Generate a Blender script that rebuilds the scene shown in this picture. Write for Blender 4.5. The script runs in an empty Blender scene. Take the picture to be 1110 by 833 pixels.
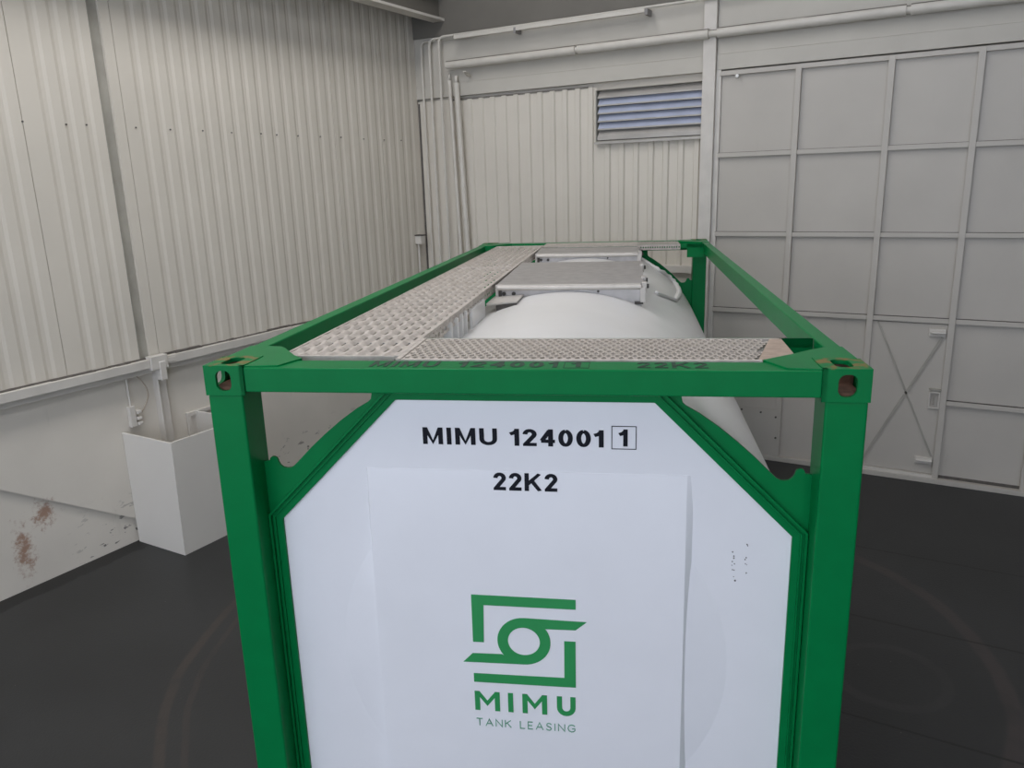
import bpy, bmesh, math, random
from mathutils import Vector, Matrix
random.seed(7)
S = bpy.context.scene
COL = S.collection

# ------------------------------------------------------------------ camera, world, lights, exposure
cam_d = bpy.data.cameras.new('camera'); cam = bpy.data.objects.new('camera', cam_d); COL.objects.link(cam)
cam_d.sensor_width = 36.0; cam_d.lens = 27.3448; cam_d.clip_end = 200
YAW = 0.37532794                     # the container stands turned in the hall
CROT = Matrix.Rotation(YAW, 4, 'Z')
cam.matrix_world = CROT @ Matrix(((0.98898786, -0.00843165, 0.14775632, 1.61809316),
                           (0.14510546, 0.25162197, -0.95688599, -2.70379328),
                           (-0.0291106, 0.96778887, 0.25007455, 3.23552234),
                           (0, 0, 0, 1)))
S.camera = cam
S.view_settings.view_transform = 'Standard'; S.view_settings.look = 'None'
S.view_settings.gamma = 1.0; S.view_settings.use_curve_mapping = False
S.view_settings.exposure = -0.55
W = bpy.data.worlds.new('world'); S.world = W; W.use_nodes = True
W.node_tree.nodes['Background'].inputs[0].default_value = (0.76, 0.83, 0.98, 1)
W.node_tree.nodes['Background'].inputs[1].default_value = 3.75


def area(name, a, b, z, sx, sy, power, col, tilt=(0, 0, 0)):
    d = bpy.data.lights.new(name, 'AREA'); d.shape = 'RECTANGLE'; d.size = sx; d.size_y = sy
    d.energy = power; d.color = col
    o = bpy.data.objects.new(name, d); COL.objects.link(o)
    o.matrix_world = Matrix.Translation((a, b, z)) @ Matrix.Rotation(tilt[0], 4, 'X') @ Matrix.Rotation(tilt[1], 4, 'Y')
    return o
WARM = (1.0, 0.94, 0.87)
area('skylight_light', -1.9, 0.7, 7.25, 1.2, 9.0, 262, WARM)
area('skylight_light', 1.6, 0.7, 7.25, 1.2, 9.0, 95, WARM)

# ------------------------------------------------------------------ materials
def mat(name, col, rough=0.5, metal=0.0, coat=0.0, var=0.06, scale=6.0, bump=0.0, spec=0.5, bscale=None):
    m = bpy.data.materials.new(name); m.use_nodes = True
    nt = m.node_tree; N = nt.nodes; L = nt.links; p = N['Principled BSDF']
    p.inputs['Roughness'].default_value = rough; p.inputs['Metallic'].default_value = metal
    p.inputs['Coat Weight'].default_value = coat; p.inputs['Coat Roughness'].default_value = 0.12
    p.inputs['Specular IOR Level'].default_value = spec
    tc = N.new('ShaderNodeTexCoord')
    nz = N.new('ShaderNodeTexNoise'); nz.inputs['Scale'].default_value = scale; nz.inputs['Detail'].default_value = 5
    L.new(tc.outputs['Object'], nz.inputs['Vector'])
    mr = N.new('ShaderNodeMapRange'); mr.inputs[1].default_value = 0.3; mr.inputs[2].default_value = 0.7
    mr.inputs[3].default_value = 1 - var; mr.inputs[4].default_value = 1 + var
    L.new(nz.outputs['Fac'], mr.inputs[0])
    mx = N.new('ShaderNodeVectorMath'); mx.operation = 'SCALE'; mx.inputs[0].default_value = col[:3]
    L.new(mr.outputs[0], mx.inputs['Scale']); L.new(mx.outputs[0], p.inputs['Base Color'])
    m['src'] = mx.name
    if bump:
        b = N.new('ShaderNodeBump'); b.inputs['Strength'].default_value = bump; b.inputs['Distance'].default_value = 0.01
        n2 = N.new('ShaderNodeTexNoise'); n2.inputs['Scale'].default_value = bscale or scale * 4
        L.new(tc.outputs['Object'], n2.inputs['Vector']); L.new(n2.outputs['Fac'], b.inputs['Height'])
        L.new(b.outputs[0], p.inputs['Normal'])
    return m

class G:
    """small helper that chains scalar math nodes"""
    def __init__(s, m):
        s.m = m; s.nt = m.node_tree; s.N = s.nt.nodes; s.L = s.nt.links
        s.tc = s.N.new('ShaderNodeTexCoord'); sp = s.N.new('ShaderNodeSeparateXYZ')
        s.L.new(s.tc.outputs['Object'], sp.inputs[0]); s.x, s.y, s.z = sp.outputs
    def f(s, op, a, b=None, c=None):
        n = s.N.new('ShaderNodeMath'); n.operation = op
        for i, v in enumerate((a, b, c)):
            if v is None: continue
            if isinstance(v, (int, float)): n.inputs[i].default_value = v
            else: s.L.new(v, n.inputs[i])
        return n.outputs[0]
    def ramp(s, v, a, b, lo=0.0, hi=1.0):
        n = s.N.new('ShaderNodeMapRange'); n.interpolation_type = 'SMOOTHSTEP'
        s.L.new(v, n.inputs[0])
        for i, q in ((1, a), (2, b), (3, lo), (4, hi)): n.inputs[i].default_value = q
        return n.outputs[0]
    def noise(s, scale, detail=5, vec=None, rough=0.5):
        n = s.N.new('ShaderNodeTexNoise'); n.inputs['Scale'].default_value = scale; n.inputs['Detail'].default_value = detail
        n.inputs['Roughness'].default_value = rough
        if vec is None: vec = s.tc.outputs['Object']
        s.L.new(vec, n.inputs['Vector']); return n.outputs['Fac']
    def stretch(s, sx, sy, sz):
        n = s.N.new('ShaderNodeMapping'); n.inputs['Scale'].default_value = (sx, sy, sz)
        s.L.new(s.tc.outputs['Object'], n.inputs['Vector']); return n.outputs[0]
    def over(s, mask, col):
        p = s.N['Principled BSDF']; cur = p.inputs['Base Color'].links[0].from_socket
        n = s.N.new('ShaderNodeMix'); n.data_type = 'RGBA'
        s.L.new(mask, n.inputs[0]); s.L.new(cur, n.inputs[6]); n.inputs[7].default_value = (*col, 1)
        s.L.new(n.outputs[2], p.inputs['Base Color'])

GREEN = (0.001, 0.172, 0.046)
M = {}
M['green'] = mat('green_paint', GREEN, 0.33, var=0.05, scale=9, bump=0.03, bscale=120, spec=0.10)
M['cast'] = mat('green_paint_with_rust', GREEN, 0.40, spec=0.12, var=0.06, scale=12)
M['rust'] = mat('rusty_steel', (0.13, 0.065, 0.04), 0.85, var=0.5, scale=30, bump=0.3)
M['panel'] = mat('white_cladding', (0.80, 0.80, 0.82), 0.35, var=0.02, scale=3, coat=0.2)
M['shell'] = mat('white_shell', (0.72, 0.71, 0.69), 0.38, var=0.025, scale=3, coat=0.25, bump=0.05, bscale=3)
M['galv'] = mat('galvanised_grating', (0.50, 0.455, 0.41), 0.55, metal=0.15, var=0.18, scale=25)
M['tread'] = mat('perforated_tread', (0.54, 0.485, 0.43), 0.6, metal=0.1, var=0.06, scale=12)
M['galv_brown'] = mat('stained_galvanised', (0.40, 0.31, 0.245), 0.6, var=0.12, scale=30)
M['steel'] = mat('brushed_steel', (0.46, 0.44, 0.425), 0.42, metal=0.65, var=0.12, scale=14)
M['steel_light'] = mat('bright_steel', (0.56, 0.53, 0.49), 0.45, metal=0.3, var=0.08, scale=14)
M['dark'] = mat('dark_steel', (0.07, 0.065, 0.06), 0.6, metal=0.4, var=0.2, scale=30)
M['black'] = mat('black_lettering', (0.006, 0.007, 0.012), 0.5, var=0.05, spec=0.15)
M['beamtext'] = mat('worn_dark_lettering', (0.010, 0.04, 0.022), 0.6, var=0.3, scale=40)
M['logo'] = mat('green_lettering', (0.018, 0.27, 0.072), 0.5, var=0.03)
M['tag'] = mat('pale_green_lettering', (0.10, 0.32, 0.19), 0.5, var=0.2, scale=60)
M['wall'] = mat('white_wall_paint', (0.66, 0.62, 0.55), 0.75, var=0.04, scale=1.6, bump=0.08, bscale=14)
M['sheet'] = mat('white_sheet_metal', (0.63, 0.59, 0.515), 0.6, var=0.035, scale=1.3, bump=0.05, bscale=2.5)
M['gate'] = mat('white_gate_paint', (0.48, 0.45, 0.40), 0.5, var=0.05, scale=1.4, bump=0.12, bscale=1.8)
M['trim'] = mat('white_trim_paint', (0.60, 0.57, 0.52), 0.6, var=0.06, scale=5)
M['strip'] = mat('grey_trim_paint', (0.36, 0.345, 0.30), 0.6, var=0.12, scale=5)
M['pipe'] = mat('white_pipe_paint', (0.58, 0.55, 0.49), 0.5, var=0.06, scale=5)
M['casing'] = mat('white_casing_paint', (0.66, 0.63, 0.575), 0.6, var=0.02, scale=2)
M['grime'] = mat('grime', (0.10, 0.09, 0.08), 0.8, var=0.3, scale=20)
M['gap'] = mat('gap_shade', (0.20, 0.185, 0.16), 0.8, var=0.3, scale=6)  # stands in for shade at the open top of the sheets
M['ceil'] = mat('grey_soffit', (0.26, 0.25, 0.24), 0.8, var=0.06, scale=2)
M['fascia'] = mat('shaded_fascia_paint', (0.50, 0.475, 0.42), 0.7, var=0.05, scale=2, bump=0.08, bscale=6)  # toned darker to carry the shadow between top conduit and pipe
M['top_band'] = mat('grey_top_band', (0.15, 0.14, 0.12), 0.7, var=0.06, scale=2)  # dark grey for the back wall's top band and the beam web
M['floor'] = mat('dark_floor', (0.024, 0.0245, 0.0245), 0.48, var=0.16, scale=1.1, bump=0.12, bscale=60, spec=0.5)
M['cable'] = mat('cable_sheath', (0.38, 0.32, 0.25), 0.6)
M['bulb'] = mat('white_plastic', (0.85, 0.85, 0.82), 0.3)

# thin dirt and drip marks on the wall paints
for k in ('wall', 'sheet', 'gate'):
    g = G(M[k])
    n = g.noise(3.0, 8, g.stretch(2.2, 2.2, 0.35), 0.7)
    g.over(g.ramp(n, 0.62, 0.80, 0, 0.30), (0.30, 0.28, 0.25))
# rust bloom and chipped paint on the lower concrete wall
g = G(M['wall'])
n = g.noise(16, 6, None, 0.75)
for (yb, zz, sy, sz) in ((1.20, 0.34, 0.085, 0.24), (1.41, 0.60, 0.12, 0.12)):
    dy = g.f('DIVIDE', g.f('SUBTRACT', g.y, yb), sy); dz = g.f('DIVIDE', g.f('SUBTRACT', g.z, zz), sz)
    d = g.f('SQRT', g.f('ADD', g.f('MULTIPLY', dy, dy), g.f('MULTIPLY', dz, dz)))
    v = g.f('ADD', d, g.f('MULTIPLY', g.f('SUBTRACT', n, 0.5), 4.5))
    g.over(g.ramp(v, 0.0, 1.1, 0.85, 0), (0.30, 0.16, 0.10))
low = g.ramp(g.z, 0.15, 0.62, 1, 0)
n2 = g.noise(13, 5, g.stretch(1, 0.6, 1.4), 0.6)
chip = g.f('MULTIPLY', g.ramp(n2, 0.60, 0.64), low)
bx = g.ramp(g.y, 1.5, 1.9)
g.over(g.f('MULTIPLY', chip, bx), (0.17, 0.16, 0.145))
# dust lying along the upper side of the pipes
g = G(M['pipe']); ge = g.N.new('ShaderNodeNewGeometry'); sp = g.N.new('ShaderNodeSeparateXYZ'); g.L.new(ge.outputs['Normal'], sp.inputs[0])
g.over(g.f('MULTIPLY', g.ramp(sp.outputs[2], 0.62, 0.80), g.ramp(g.noise(2.5, 4), 0.30, 0.5, 0.45, 0.95)), (0.10, 0.09, 0.075))
# tyre tracks, slab joints and dirt edge on the floor (floor's object coordinates are the hall's)
g = G(M['floor'])
wob = g.f('MULTIPLY', g.f('SUBTRACT', g.noise(1.2, 3), 0.5), 0.10)
def arc(cx, cy, r, w, col, st, cond=None):
    dx = g.f('SUBTRACT', g.x, cx); dy = g.f('SUBTRACT', g.y, cy)
    d = g.f('SQRT', g.f('ADD', g.f('MULTIPLY', dx, dx), g.f('MULTIPLY', dy, dy)))
    e = g.f('ABSOLUTE', g.f('SUBTRACT', g.f('ADD', d, wob), r))
    k = g.ramp(e, w * 0.45, w, st, 0)
    k = g.f('MULTIPLY', k, g.ramp(g.noise(4, 4), 0.25, 0.6, 0.35, 1))
    if cond is not None: k = g.f('MULTIPLY', k, cond)
    g.over(k, col)
left = g.ramp(g.x, -1.0, -0.9, 1, 0); right = g.ramp(g.x, 1.0, 1.2)
arc(0.49, 2.73, 2.99, 0.045, (0.050, 0.040, 0.034), 0.8, left)
arc(0.49, 2.73, 2.85, 0.03, (0.048, 0.039, 0.034), 0.6, left)
arc(0.866, 2.95, 2.19, 0.07, (0.052, 0.042, 0.040), 0.75, right)
arc(2.35, 3.2, 0.34, 0.05, (0.046, 0.043, 0.042), 0.4, right)
for yj in (2.655, 3.875, 1.4, 5.1):
    e = g.f('ABSOLUTE', g.f('SUBTRACT', g.f('ADD', g.y, g.f('MULTIPLY', wob, 0.15)), yj))
    g.over(g.f('MULTIPLY', g.ramp(e, 0.006, 0.014, 0.9, 0), right), (0.008, 0.007, 0.007))
edge = g.f('ADD', g.x, g.f('MULTIPLY', g.f('SUBTRACT', g.noise(7, 4), 0.5), 0.16))
g.over(g.ramp(edge, -3.97, -3.94, 0.92, 0), (0.007, 0.007, 0.007))
g.over(g.ramp(g.noise(23, 2), 0.765, 0.80, 0, 0.7), (0.14, 0.13, 0.12))
# rust rim around the top aperture of the castings (their object coordinates start at the casting's centre top)
g = G(M['cast'])
r2 = g.f('SQRT', g.f('ADD', g.f('POWER', g.f('DIVIDE', g.x, 0.062), 2), g.f('POWER', g.f('DIVIDE', g.y, 0.088), 2)))
rn = g.noise(34, 5, None, 0.75)
v = g.f('ADD', r2, g.f('MULTIPLY', g.f('SUBTRACT', rn, 0.5), 1.2))
band = g.f('MULTIPLY', g.f('MULTIPLY', g.ramp(v, 0.5, 0.62), g.ramp(v, 1.2, 1.5, 1, 0)), g.ramp(g.noise(16, 3), 0.46, 0.56))
g.over(g.f('MULTIPLY', band, g.ramp(g.z, -0.004, -0.001, 0, 0.8)), (0.24, 0.13, 0.045))

# ------------------------------------------------------------------ mesh helpers
class MB:
    def __init__(s): s.bm = bmesh.new()
    def box(s, x0, x1, y0, y1, z0, z1):
        v = [s.bm.verts.new(p) for p in ((x0,y0,z0),(x1,y0,z0),(x1,y1,z0),(x0,y1,z0),(x0,y0,z1),(x1,y0,z1),(x1,y1,z1),(x0,y1,z1))]
        for f in ((3,2,1,0),(4,5,6,7),(0,1,5,4),(1,2,6,5),(2,3,7,6),(3,0,4,7)): s.bm.faces.new([v[i] for i in f])
        return s
    def prism(s, poly, axis, t0, t1):
        """poly of (u,v) swept along axis: 'y' -> (u=x, v=z); 'z' -> (x,y); 'x' -> (y,z)"""
        def P(u, v, t): return {'y': (u, t, v), 'z': (u, v, t), 'x': (t, u, v)}[axis]
        a = [s.bm.verts.new(P(u, v, t0)) for u, v in poly]; b = [s.bm.verts.new(P(u, v, t1)) for u, v in poly]
        n = len(poly)
        s.bm.faces.new(a); s.bm.faces.new(b[::-1])
        for i in range(n): s.bm.faces.new([a[i], b[i], b[(i+1) % n], a[(i+1) % n]])
        return s
    def ring(s, outer, inner, axis, t0, t1):
        """plate between two loops of the same count"""
        def P(u, v, t): return {'y': (u, t, v), 'z': (u, v, t), 'x': (t, u, v)}[axis]
        o0 = [s.bm.verts.new(P(u, v, t0)) for u, v in outer]; o1 = [s.bm.verts.new(P(u, v, t1)) for u, v in outer]
        i0 = [s.bm.verts.new(P(u, v, t0)) for u, v in inner]; i1 = [s.bm.verts.new(P(u, v, t1)) for u, v in inner]
        n = len(outer)
        for i in range(n):
            j = (i+1) % n
            for q in ((o0[i],o0[j],i0[j],i0[i]),(o1[j],o1[i],i1[i],i1[j]),(o0[j],o0[i],o1[i],o1[j]),(i0[i],i0[j],i1[j],i1[i])):
                s.bm.faces.new(q)
        return s
    def tube(s, pts, r, n=12, caps=True):
        pts = [Vector(p) for p in pts]; rs = r if isinstance(r, (list, tuple)) else [r]*len(pts)
        rings = []; up = None
        for i, p in enumerate(pts):
            t = (pts[min(i+1, len(pts)-1)] - pts[max(i-1, 0)]).normalized()
            if up is None: up = Vector((0,0,1)) if abs(t.z) < 0.9 else Vector((1,0,0))
            a = t.cross(up).normalized(); up = a.cross(t).normalized()
            rings.append([s.bm.verts.new(p + (a*math.cos(2*math.pi*k/n) + up*math.sin(2*math.pi*k/n))*rs[i]) for k in range(n)])
        for A, B in zip(rings, rings[1:]):
            for k in range(n): s.bm.faces.new((A[k], A[(k+1)%n], B[(k+1)%n], B[k]))
        if caps: s.bm.faces.new(rings[0][::-1]); s.bm.faces.new(rings[-1])
        return s
    def disc(s, c, axis, r, h, n=14):
        c = Vector(c); d = {'x': Vector((1,0,0)), 'y': Vector((0,1,0)), 'z': Vector((0,0,1))}[axis]
        return s.tube([c - d*h/2, c + d*h/2], r, n)
    def ball(s, c, r, seg=14):
        bmesh.ops.create_uvsphere(s.bm, u_segments=seg, v_segments=seg//2+2, radius=r, matrix=Matrix.Translation(c)); return s
    def build(s, name, m, parent=None, origin=None, frame='C', bevel=0.0, smooth=False, seg=2):
        if not origin: origin = parent['o'] if parent else (0,0,0)
        origin = Vector(origin)
        bmesh.ops.recalc_face_normals(s.bm, faces=s.bm.faces)
        for v in s.bm.verts: v.co -= origin
        me = bpy.data.meshes.new(name); s.bm.to_mesh(me); s.bm.free()
        me.materials.append(m)
        if smooth:
            for p in me.polygons: p.use_smooth = True
            if smooth is not True: me.set_sharp_from_angle(angle=smooth)
        o = bpy.data.objects.new(name, me); COL.objects.link(o)
        place(o, origin, parent, frame)
        if bevel:
            b = o.modifiers.new('bevel', 'BEVEL'); b.width = bevel; b.segments = seg; b.limit_method = 'ANGLE'; b.angle_limit = 0.6
        return o
ORI = {}
class _O: pass
def place(o, origin, parent, frame):
    origin = Vector(origin)
    o['o'] = tuple(origin)
    if parent is None:
        if frame == 'C': o.matrix_world = CROT @ Matrix.Translation(origin)
        else: o.location = origin
    else:
        o.parent = parent; o.location = origin - Vector(parent['o'])
def empty(name, origin, frame='C'):
    o = bpy.data.objects.new(name, None); COL.objects.link(o); o.empty_display_size = 0.2
    place(o, origin, None, frame); return o
def tag(o, label, cat, group=None):
    o['label'] = label; o['category'] = cat
    if group: o['group'] = group
    return o
def struct(o, label=None):
    o['kind'] = 'structure'
    if label: o['label'] = label
    return o
def rrect(cx, cy, hw, hh, r, n=6):
    """rounded rectangle loop"""
    L = []
    for (sx, sy, a0) in ((1,1,0),(-1,1,90),(-1,-1,180),(1,-1,270)):
        for k in range(n+1):
            a = math.radians(a0 + 90*k/n); L.append((cx + sx*(hw-r) + r*math.cos(a), cy + sy*(hh-r) + r*math.sin(a)))
    return L
def to_rect(loop, cx, cy, x0, x1, y0, y1):
    """matching outer rectangle loop, sampled so that corners are kept (4 runs per quarter)"""
    n = len(loop)//4; out = []
    cs = ((x1,y1),(x0,y1),(x0,y0),(x1,y0))
    mids = [((x1),(cy)), (cx, y1), (x0, cy), (cx, y0)]
    for q in range(4):
        c = cs[q]; a = mids[q]; b = mids[(q+1) % 4]
        for k in range(n):
            t = k/(n-1) if n > 1 else 0
            if t <= 0.5: w = t*2; p = (a[0]+(c[0]-a[0])*w, a[1]+(c[1]-a[1])*w)
            else: w = t*2-1; p = (c[0]+(b[0]-c[0])*w, c[1]+(b[1]-c[1])*w)
            # keep quarters from sharing an exact point
            out.append(p)
    return out
def stroke(mb, pts, w, y0, y1):
    """polyline stroke of width w in the xz plane, mitred"""
    n = len(pts); Lp = []; Rp = []
    for i, p in enumerate(pts):
        p = Vector(p)
        d0 = (p - Vector(pts[i-1])).normalized() if i else None
        d1 = (Vector(pts[i+1]) - p).normalized() if i < n-1 else None
        d = ((d0 or d1) + (d1 or d0)).normalized(); nrm = Vector((-d.y, d.x))
        ref = d1 or d0; k = min(2.0, 1/max(0.3, nrm.dot(Vector((-ref.y, ref.x)))))
        Lp.append(p + nrm*w/2*k); Rp.append(p - nrm*w/2*k)
    for i in range(n-1):
        mb.prism([tuple(Lp[i]), tuple(Lp[i+1]), tuple(Rp[i+1]), tuple(Rp[i])], 'y', y0, y1)

# ------------------------------------------------------------------ THE HALL (coordinates a, b, z of the hall)
A0, B0 = -4.12, 7.088
CA, CB, CZ = 2.4966, -1.9224, 3.2355
def onK(a, z, d):                   # a point traced on the back wall plane, brought forward by d
    k = (B0 - d - CB)/(B0 - CB); return (CA + (a-CA)*k, B0 - d, CZ + (z-CZ)*k)
def onL(b, z, d):
    k = (CA - A0 - d)/(CA - A0); return (A0 + d, CB + (b-CB)*k, CZ + (z-CZ)*k)

struct(MB().box(A0-0.3, 10.8, -9, B0+0.3, -0.1, 0).build('floor', M['floor'], frame='R'), 'dark concrete floor with curved tyre marks')
mb = MB()                           # ceiling with two long skylight openings
xs = [A0-0.3, -2.5, -1.3, 1.0, 2.2, 4.5, 5.7, 10.8]
mb.box(4.5, 5.7, -9, B0+0.3, 7.3, 7.5)
for i in range(0, 7, 2): mb.box(xs[i], xs[i+1], -9, B0+0.3, 7.3, 7.5)
for i in (1, 3): mb.box(xs[i], xs[i+1], -9, -3.9, 7.3, 7.5); mb.box(xs[i], xs[i+1], 5.3, B0+0.3, 7.3, 7.5)
struct(mb.build('ceiling', M['ceil'], frame='R'))

struct(MB().box(10.5, 10.75, -9, B0+0.3, 0, 7.3).build('wall_right', M['wall'], frame='R'))
# left wall: concrete below, ribbed sheets above
mb = MB()
mb.box(A0-0.25, A0-0.03, -9, B0+0.25, 0, 7.3)
diag = [(-9, 1.70), (-0.094, 1.70), (0.08, 1.588), (2.45, 0.084), (B0, 0.084), (B0, 1.70)]
diag = [(0.02, 1.70), (0.08, 1.588), (2.45, 0.084), (B0, 0.084), (B0, 1.70)]
mb.prism(diag, 'x', A0-0.03, A0)
struct(mb.build('wall_left', M['wall'], frame='R'), 'white painted concrete wall with ribbed sheets above')
wl = bpy.data.objects['wall_left']
def sheet_profile(b0, b1, base, first, pitch, lap0, lap_p, gw=0.034, dep=0.0075, d0=0.0):
    """(b, a) outline of a ribbed sheet: shallow grooves and a thin open lap"""
    ev = []
    k = math.ceil((b0 - first)/pitch)
    while first + k*pitch < b1:
        c = first + k*pitch; ev.append((c, gw/2, dep, 0.030)); k += 1
    k = math.ceil((b0 - lap0)/lap_p)
    while lap0 + k*lap_p < b1:
        ev.append((lap0 + k*lap_p, 0.003, 0.012, 0.0005)); k += 1
    ev.sort(); pts = [(b0, base)]; last = b0
    for c, h, d, s in ev:
        if c-h-s <= last or c+h+s >= b1: continue
        pts += [(c-h-s, base), (c-h, base-d), (c+h, base-d), (c+h+s, base)]; last = c+h+s
    pts.append((b1, base)); return pts
def left_sheet(b0, b1, mbx):
    pr = sheet_profile(b0, b1, A0+0.03, 1.65, 0.175, 1.785, 0.9)
    z0, z1 = 1.735, 5.62
    bm = mbx.bm
    lo = [bm.verts.new((a, b, z0)) for b, a in pr]; hi = [bm.verts.new((a, b, z1)) for b, a in pr]
    bl = [bm.verts.new((A0-0.02, b, z0)) for b, a in pr]; bh = [bm.verts.new((A0-0.02, b, z1)) for b, a in pr]
    for i in range(len(pr)-1):
        bm.faces.new((lo[i], lo[i+1], hi[i+1], hi[i])); bm.faces.new((bl[i], bl[i+1], lo[i+1], lo[i])); bm.faces.new((hi[i], hi[i+1], bh[i+1], bh[i]))
    for i in (0, -1): bm.faces.new((lo[i], hi[i], bh[i], bl[i]))
mb = MB(); left_sheet(-9, 2.478, mb); struct(mb.build('cladding_sheet', M['sheet'], wl))
mb = MB(); left_sheet(2.585, 7.06, mb); struct(mb.build('cladding_sheet', M['sheet'], wl))
mb = MB()
for b in (1.45, 1.60, 1.783, 2.137, 2.315, 2.78, 3.137, 3.504, 3.856, 4.248, 4.469, 4.785, 5.14, 5.49, 5.9, 6.3, 6.65):
    z = 3.815 + 0.01*random.random(); mb.disc((A0+0.033, b, z), 'x', 0.0075, 0.012, 8)
struct(mb.build('screw', M['grime'], wl))
# upright channel between the sheets, its bracket and the post below
mb = MB(); mb.box(A0-0.02, A0+0.004, 2.478, 2.585, 1.72, 5.6); mb.box(A0, A0+0.028, 2.482, 2.490, 1.72, 5.6)
struct(mb.build('trim_1', M['strip'], frame='R'), 'grey upright channel between the wall sheets')
mb = MB()                                   # dado beam: light channel with set-back lower lip
mb.box(A0, A0+0.115, -9, 2.52, 1.655, 1.735); mb.box(A0, A0+0.115, 2.70, B0-0.02, 1.655, 1.735)
mb.box(A0, A0+0.07, -9, B0-0.02, 1.60, 1.655)
dado = struct(mb.build('trim_2', M['trim'], frame='R', bevel=0.004), 'white dado beam along the left wall')
mb = MB(); rnd = random.Random(5); b = -9.0
while b < 7.0:
    e = b + rnd.uniform(0.05, 0.35); h = rnd.choice((0.004, 0.006, 0.009, 0.016)); mb.box(A0+0.02, A0+rnd.uniform(0.05, 0.085), b, e, 1.733, 1.735+h); b = e
struct(mb.build('dust_line', M['grime'], dado))
mb = MB(); mb.box(A0-0.02, A0+0.05, 2.60, 2.705, 0, 1.66)
mb.box(A0-0.02, A0+0.075, 2.598, 2.61, 0, 1.66)
struct(mb.build('trim_3', M['trim'], frame='R', bevel=0.003), 'white steel post under the dado beam')
mb = MB()
mb.box(A0+0.05, A0+0.13, 2.52, 2.70, 1.63, 1.76); mb.box(A0+0.06, A0+0.14, 2.60, 2.665, 1.52, 1.70); mb.box(A0+0.05, A0+0.12, 2.70, 2.80, 1.67, 1.72)
struct(mb.build('trim_4', M['trim'], frame='R', bevel=0.005), 'white bracket joining post and dado beam')
mb = MB(); mb.box(A0, A0+0.02, 2.707, 2.722, 0.5, 1.6)  # narrow dark strip along the post's right edge
struct(mb.build('trim_5', M['grime'], frame='R'), 'dark strip beside the white post')
# flat framed cover on the wall behind the casing
mb = MB(); mb.box(A0, A0+0.03, 2.90, 3.5, 1.06, 1.10); mb.box(A0, A0+0.03, 2.90, 2.94, 0.4, 1.06); mb.box(A0, A0+0.03, 3.46, 3.5, 0.4, 1.06); mb.box(A0, A0+0.012, 2.94, 3.46, 0.4, 1.06)
struct(mb.build('trim_6', M['trim'], frame='R', bevel=0.003), 'framed cover plate low on the left wall')

# back wall
mb = MB()
mb.box(A0-0.3, 10.6, B0+0.05, B0+0.3, 0, 7.3)
mb.box(A0, -3.56, B0, B0+0.05, 0, 4.33)                     # flat corner panel
mb.box(-3.56, -0.18, B0+0.02, B0+0.05, 0, 2.16)
struct(mb.build('wall_back', M['sheet'], frame='R'), 'white back wall with ribbed sheets below a flat fascia')
wb = bpy.data.objects['wall_back']
mb = MB()
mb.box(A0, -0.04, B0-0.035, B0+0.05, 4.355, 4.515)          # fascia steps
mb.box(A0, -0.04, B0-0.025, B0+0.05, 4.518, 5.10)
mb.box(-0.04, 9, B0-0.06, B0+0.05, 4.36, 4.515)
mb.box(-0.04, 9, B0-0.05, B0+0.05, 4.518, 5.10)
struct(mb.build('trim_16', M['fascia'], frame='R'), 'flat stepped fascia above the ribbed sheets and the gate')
struct(MB().box(A0, 9, B0-0.045, B0+0.05, 5.10, 7.29).build('trim_13', M['top_band'], frame='R'), 'dark grey band along the top of the back wall')
def back_sheet(mbx, a0, a1, z0, z1, ribs, w=0.045, h=0.024):
    bm = mbx.bm; base = B0+0.02; pr = [(a0, base)]
    for c in ribs: pr += [(c-w/2-0.014, base), (c-w/2, base-h), (c+w/2, base-h), (c+w/2+0.014, base)]
    pr.append((a1, base))
    lo = [bm.verts.new((a, b, z0)) for a, b in pr]; hi = [bm.verts.new((a, b, z1)) for a, b in pr]
    for i in range(len(pr)-1): bm.faces.new((lo[i], lo[i+1], hi[i+1], hi[i]))
    # open rib ends stay open; a thin return closes the flat edge
mb = MB()
R1 = [-3.45+0.1715*k for k in range(12)]
back_sheet(mb, -3.56, -1.478, 2.2, 4.31, R1, 0.05)
o = mb.build('cladding_sheet', M['sheet'], wb); struct(o)
o.modifiers.new('s', 'SOLIDIFY').thickness = 0.003
mb = MB()
back_sheet(mb, -1.478, -0.17, 2.2, 3.675, [-1.345, -1.165, -0.985, -0.80, -0.62, -0.44, -0.255], 0.05)
o = mb.build('cladding_sheet', M['sheet'], wb); struct(o)
o.modifiers.new('s', 'SOLIDIFY').thickness = 0.003
mb = MB(); mb.box(-3.55, -1.60, B0+0.008, B0+0.016, 4.304, 4.322)  # dark strip painting the shade between the rib tops
struct(mb.build('sheet_gap_shade', M['gap'], wb))
mb = MB(); mb.box(-3.56, -0.18, B0-0.05, B0+0.02, 2.15, 2.235)
struct(mb.build('trim_7', M['trim'], frame='R', bevel=0.004), 'white rail under the back wall sheets')
mb = MB(); mb.box(-0.185, -0.045, B0-0.10, B0+0.02, 0, 7.3)
struct(mb.build('trim_8', M['trim'], frame='R', bevel=0.004), 'white square column beside the gate')
mb = MB(); mb.box(-0.045, 0.01, B0-0.05, B0+0.02, 0, 4.36)
struct(mb.build('trim_9', M['trim'], frame='R', bevel=0.003), 'gate jamb beside the column')
mb = MB(); mb.box(A0+0.03, A0+0.05, B0-0.01, B0, 1.7, 4.3); 
struct(mb.build('trim_10', M['grime'], frame='R'), 'dark corner joint')
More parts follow.
